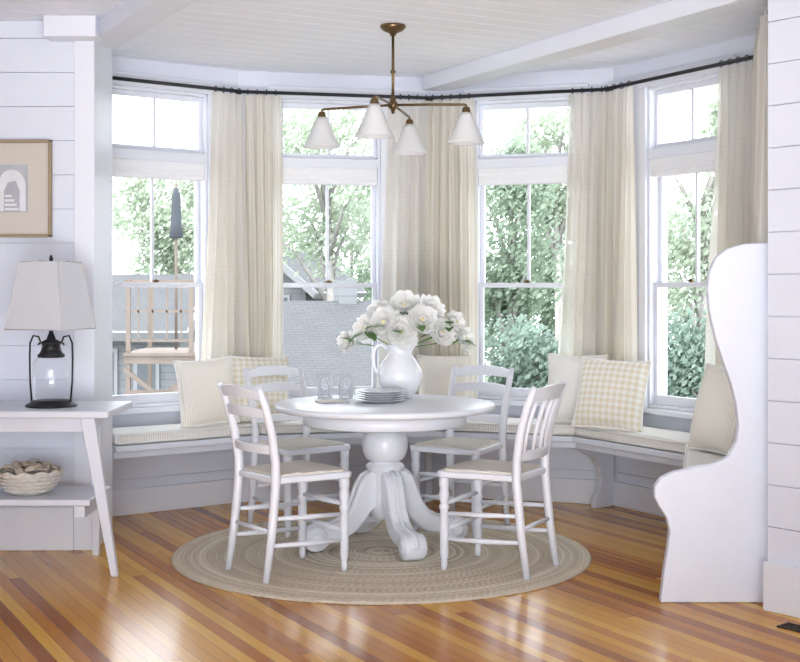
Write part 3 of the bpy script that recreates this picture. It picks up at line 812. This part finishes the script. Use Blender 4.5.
b = MB(); b.box(.30, .55, -.12, .12, 4.3, 4.95); b.build('chimney', 'siding', h1)
house('grey gabled house standing behind the lower roof in the second window', -3.5, -1.6, 27.5, 31, 1.3, 2.2, [(.35,.7,.7,1.2),(1.2,1.55,.7,1.2)], True, rz=-.25)
house('grey shingled house at the far left of the first window', -6.9, -3.45, 19.5, 22.5, .7, 1.5, [(2.1,2.5,-.5,.4),(2.75,3.15,-.5,.4)])
dk = thing('wooden_deck', 'weathered wooden deck with railing and stairs in the first window', 'deck', (-2.45, 13.3, -3.5))
Z0 = 3.5; HD = .36
b = MB()
for k in range(10): b.box(-HD, HD, -.6+k*.12, -.49+k*.12, Z0+.64, Z0+.67)
b.build('platform', 'deckwood', dk)
for (x, y) in ((-HD+.04,-.55),(HD-.04,-.55),(HD-.04,.55),(-HD+.04,.55)):
    b = MB(); b.box(x-.022, x+.022, y-.022, y+.022, 0, Z0+1.42); b.build('post', 'deckwood', dk)
b = MB()
b.box(-HD, HD, -.565, -.535, Z0+1.38, Z0+1.415); b.box(-HD, HD, -.56, -.54, Z0+.78, Z0+.805); b.box(-HD, HD, -.56, -.54, Z0+1.08, Z0+1.105)
for k in range(4): b.box(-HD+.135+k*.145, -HD+.15+k*.145, -.56, -.54, Z0+.8, Z0+1.4)
b.build('railing', 'deckwood', dk)
b = MB(); b.box(-HD, HD, -.58, -.55, Z0+.56, Z0+.64); b.bar((-HD, -.56, Z0-.1), (HD, -.56, Z0+.5), .04, .045); b.build('brace', 'deckwood', dk)
b = MB(); b.box(-HD, HD, -.6, .5, Z0-.12, Z0-.07); b.build('lower_platform', 'deckwood', dk)
b = MB(); b.box(-HD, HD, -.57, -.54, Z0+.24, Z0+.29); b.bar((-HD, -.56, Z0+.5), (HD, -.56, Z0-.05), .04, .045); b.build('cross_rail', 'deckwood', dk)
for s in (-.05, .35):
    b = MB(); b.bar((-HD, -.8+s, Z0-.5), (HD, -.8+s, Z0+.5), .04, .06); b.build('stringer', 'deckwood', dk)
for k in range(5):
    b = MB(); b.box(-HD+k*.14, -HD+.16+k*.14, -.8, -.45, Z0-.48+k*.2, Z0-.455+k*.2); b.build('step', 'deckwood', dk)
um = thing('patio_umbrella', 'closed grey patio umbrella standing on the wooden deck', 'umbrella', (-2.40, 13.4, .675))
b = MB(); b.tube([(0,0,0),(0,0,1.77)], .016, 8); b.build('pole', 'deckwood', um)
b = MB(); b.lathe([(.02,1.73),(.045,1.65),(.05,1.5),(.06,1.35),(.075,1.2),(.05,1.19)], 10); b.build('canopy', 'umb', um)

# ------------------------------------------------------------------ light
w = bpy.data.worlds.new('World'); scn.world = w; w.use_nodes = True
nt = w.node_tree; nt.nodes['Background'].inputs[0].default_value = (.865, .925, 1.0, 1); nt.nodes['Background'].inputs[1].default_value = 5.0
su = bpy.data.lights.new('sun', 'SUN'); so = bpy.data.objects.new('sun', su); C.objects.link(so)
su.energy = 3.0; su.angle = .2; su.color = (1, .97, .92)
so.rotation_euler = Vector((.25, .35, -.9)).to_track_quat('-Z', 'Y').to_euler()
so.location = (0, 0, 12)
def area(name, loc, aim, sx, sy, e, spread=PI):
    ar = bpy.data.lights.new(name, 'AREA'); ao = bpy.data.objects.new(name, ar); C.objects.link(ao)
    ar.shape = 'RECTANGLE'; ar.size = sx; ar.size_y = sy; ar.energy = e; ar.color = (.95, .965, 1); ar.spread = spread
    ao.location = loc; ao.rotation_euler = (Vector(aim) - Vector(loc)).to_track_quat('-Z', 'Y').to_euler()
area('added_front_fill', (-.6, -12.0, 1.4), (0, 7, 1.8), 5, 2.4, 220)  # unseen fill light added far behind the camera to brighten the room
area('added_ceiling_fill', (0, 1.6, .25), (0, 6.6, 2.72), 2.2, .7, 32, math.radians(75))  # unseen fill light added near the floor to brighten the ceiling
scn.view_settings.view_transform = 'Standard'
scn.view_settings.exposure = 0.0
scn.view_settings.gamma = 0.92
